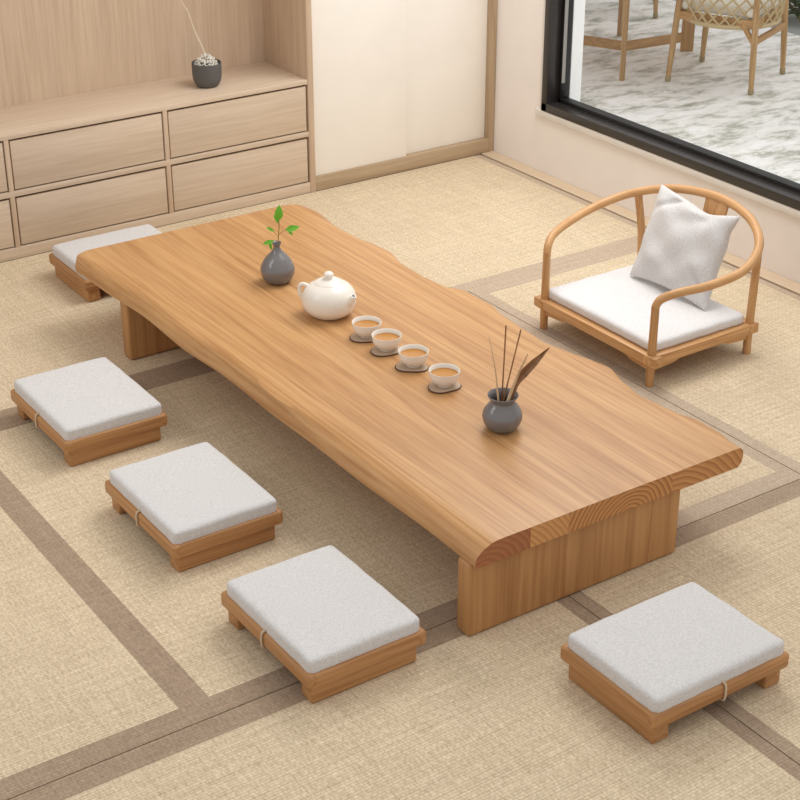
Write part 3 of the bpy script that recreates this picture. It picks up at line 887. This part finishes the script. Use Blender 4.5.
# ------------------------------------------------------------------ terrace furniture
def make_outchair():
    """origin: centre of the four feet; local axes: near edge A->B, depth"""
    t = thing('wicker_chair', (0, 0, 0))
    # leg feet (local), half width .246, half depth .250
    HW, HD = .246, .245
    k = 0
    for sx in (-1, 1):
        for sy in (-1, 1):
            foot = Vector((sx * HW, sy * HD, 0)); top = Vector((sx * (HW - .03), sy * (HD - .03), .58 if sy < 0 else .60))
            bm = bmesh.new(); tube(bm, [foot + (top - foot) * q for q in (0.03, .3, .7, 1)], [.0135, .0175, .018, .016], 12)
            lg = obj('leg', bm, M['teak'], t)
            bm = bmesh.new(); tube(bm, [foot + (top - foot) * q for q in (0, .012, .05, .055)], [.012, .0165, .0165, .014], 12)
            obj('foot_cap', bm, M['foot'], lg)
    bm = bmesh.new(); a, d = HW - .022, HD - .022
    for p, q in (((-a, -d), (a, -d)), ((a, -d), (a, d)), ((a, d), (-a, d)), ((-a, d), (-a, -d))):
        beam(bm, (*p, .375), (*q, .375), .022, .045, .003)
    obj('seat_frame', bm, M['teak_x'], t)
    bm = bmesh.new()
    for s in (1,):
        beam(bm, (s * (HW - .012), -HD + .01, .285), (s * (HW - .012), HD - .01, .285), .020, .034, .003)
    obj('stretcher', bm, M['teak_x'], t)
    bm = bmesh.new(); beam(bm, (HW - .015, -HD + .015, .27), (HW - .09, -HD + .02, .37), .018, .026, .002)
    obj('corner_brace', bm, M['teak_x'], t)
    obj('seat_cushion', pad(.44, .44, .06, .02, .01, 9, 12), M['outcushion'], t, loc=(0, 0, .40))
    # woven rope barrel around the near side and both flanks
    bm = bmesh.new()
    def S(s, z):     # s in -1..1 around the barrel
        a = -PI / 2 + s * math.radians(105)
        r_ = .265 + .055 * (z - .36) / .3
        return Vector((math.cos(a) * r_ * 1.0, math.sin(a) * r_ * 1.0 + .0, z))
    NS = 15
    for i in range(-4, NS + 5):
        for dr in (-1, 1):
            pts_ = []
            for k in range(9):
                s = (-1 + 2 * (i + dr * k * .5) / NS); z = .355 + .30 * k / 8
                if -1 <= s <= 1: pts_.append(S(s, z))
            if len(pts_) > 1: tube(bm, pts_, .0078, 6, flat=.7)
    obj('rope_weave', bm, M['rope'], t)
    bm = bmesh.new()
    tube(bm, [S(-1 + 2 * k / 30, .350) for k in range(31)], .013, 8)
    tube(bm, [S(-1 + 2 * k / 30, .655) for k in range(31)], .014, 8)
    obj('rope_rim', bm, M['rope'], t)
    return t
oc = make_outchair()
# near pair of feet: (6.170,6.406) and (6.365,5.953); rear pair (6.661,6.565) and (6.795,6.115)
ang = math.atan2(5.953 - 6.406, 6.365 - 6.170)
oc.location = (6.495, 6.255, 0); oc.rotation_euler = (0, 0, ang)
tag(oc, 'teak outdoor chair with rope lattice back, near the window glass', 'chair', 'teak rope chairs on the terrace')
oc2 = copy_tree(oc)
# far chair: two of its feet at (7.084,7.522) and (6.757,7.81)
d = Vector((6.757 - 7.084, 7.81 - 7.522)).normalized(); mid = Vector(((6.757 + 7.084) / 2, (7.81 + 7.522) / 2))
nn = Vector((-d.y, d.x)); nn = nn if nn.y > 0 else -nn
# its far side carries the barrel back
oc2.rotation_euler = (0, 0, math.atan2(d.y, d.x)); oc2.location = (mid.x + nn.x * .245, mid.y + nn.y * .245, 0)
tag(oc2, 'far teak terrace chair beyond the table, only two feet in view', 'chair', 'teak rope chairs on the terrace')

tb = thing('terrace_table', (6.25, 6.95, 0), label='teak outdoor table on the terrace, only legs and low stretchers in view', cat='table')
o_ = Vector((6.25, 6.95, 0))
def TB(x, y, z): return Vector((x, y, z)) - o_
for (x, y, wx) in ((5.972, 6.541, .024), (6.71, 6.80, .075), (6.62, 7.30, .026), (5.75, 7.45, .026)):
    bm = bmesh.new()
    dirn = Vector((.826, -.563, 0)) if wx > .05 else Vector((.9, .3, 0)).normalized()
    t_ = bmesh.new(); box(t_, -wx / 2, wx / 2, -.012, .012, 0, .71, .002)
    Mx = Matrix.Rotation(math.atan2(dirn.y, dirn.x), 4, 'Z'); Mx.translation = TB(x, y, 0)
    bmesh.ops.transform(t_, matrix=Mx, verts=t_.verts[:]); merge(bm, t_)
    obj('leg', bm, M['teak'], tb)
for p, q in (((6.27, 6.86), (6.02, 7.40)), ((6.27, 6.86), (6.70, 6.82))):
    bm = bmesh.new(); beam(bm, TB(*p, .082), TB(*q, .082), .02, .055, .002)
    obj('stretcher', bm, M['teak_x'], tb)
bm = bmesh.new()
box(bm, -.62, .62, -.62, .62, .71, .74, .004)
obj('tabletop', bm, M['teak_x'], tb)

# garden plants beyond the terrace edge
def plantlet(x, y, h, n, sc, m_, label, seed):
    random.seed(seed)
    t = thing('garden_plant', (x, y, -.02), label=label, cat='plant')
    bm = bmesh.new(); bm2 = bmesh.new()
    for i in range(6):
        a = i * 1.1 + seed; tube(bm2, smoothline([(0, 0, 0), (.04 * math.cos(a), .04 * math.sin(a), h * .5), (.10 * math.cos(a), .10 * math.sin(a), h)], 4), .004, 5)
    for i in range(n):
        a = random.random() * 2 * PI; el = random.uniform(-.3, .9); r0 = random.uniform(.02, .13); z = h * random.uniform(.3, 1.05)
        b_ = Vector((r0 * math.cos(a), r0 * math.sin(a), z)); tip = b_ + Vector((math.cos(a) * math.cos(el), math.sin(a) * math.cos(el), math.sin(el))) * sc * random.uniform(.7, 1.2)
        leaf(bm, b_, tip, sc * .16, (random.uniform(-.4, .4), random.uniform(-.4, .4), 1), .1, 4)
    obj('stem', bm2, M['stem'], t); o = obj('foliage', bm, m_, t)
plantlet(7.80, 7.36, .13, 60, .075, M['outleaf'], 'bright green garden plant beyond the terrace, left of the dark one', 3)
plantlet(7.88, 6.98, .12, 110, .10, M['darkleaf'], 'dark green leafy garden plant at the top right beyond the terrace', 5)

# ------------------------------------------------------------------ camera
cam = bpy.data.cameras.new('camera'); co = bpy.data.objects.new('camera', cam); COL.objects.link(co)
cam.sensor_width = 36; cam.lens = 1588.0 / 800 * 36; cam.clip_start = .05
pitch, yaw = math.radians(27.289), math.radians(34.291)
co.location = (0, 0, 2.5); co.rotation_euler = (math.radians(90) - pitch, 0, -yaw)
bpy.context.scene.camera = co

# ------------------------------------------------------------------ light
w = bpy.data.worlds.new('world'); bpy.context.scene.world = w; w.use_nodes = True
bg = w.node_tree.nodes['Background']; bg.inputs[0].default_value = (1.0, .99, .98, 1); bg.inputs[1].default_value = .70
def area(name, loc, target, size, sy, power, col=(1, 1, 1)):
    l = bpy.data.lights.new(name, 'AREA'); l.shape = 'RECTANGLE'; l.size = size; l.size_y = sy; l.energy = power; l.color = col
    o = bpy.data.objects.new(name, l); COL.objects.link(o); o.location = loc
    o.rotation_euler = (Vector(target) - Vector(loc)).to_track_quat('-Z', 'Y').to_euler()
    return o
area('overhead_fill', (4.0, 4.6, 2.5), (3.4, 4.2, 0), 1.2, 2.0, 50, (1, .99, .975))  # added soft overhead light to brighten the far side, no known ceiling lamp
area('side_light', (.2, 4.5, 2.3), (2.4, 3.8, .2), 1.0, 1.6, 10, (1, .97, .93))
sl_ = bpy.data.lights.new('sun', 'SUN'); sl_.energy = .6; sl_.angle = math.radians(45); sl_.color = (1, .98, .95)
so = bpy.data.objects.new('sun', sl_); COL.objects.link(so); so.rotation_euler = Vector((-.75, .25, -1.15)).to_track_quat('-Z', 'Y').to_euler()
s = bpy.context.scene
s.view_settings.view_transform = 'Standard'; s.view_settings.look = 'None'
s.view_settings.exposure = 0; s.view_settings.gamma = 1; s.view_settings.use_curve_mapping = False
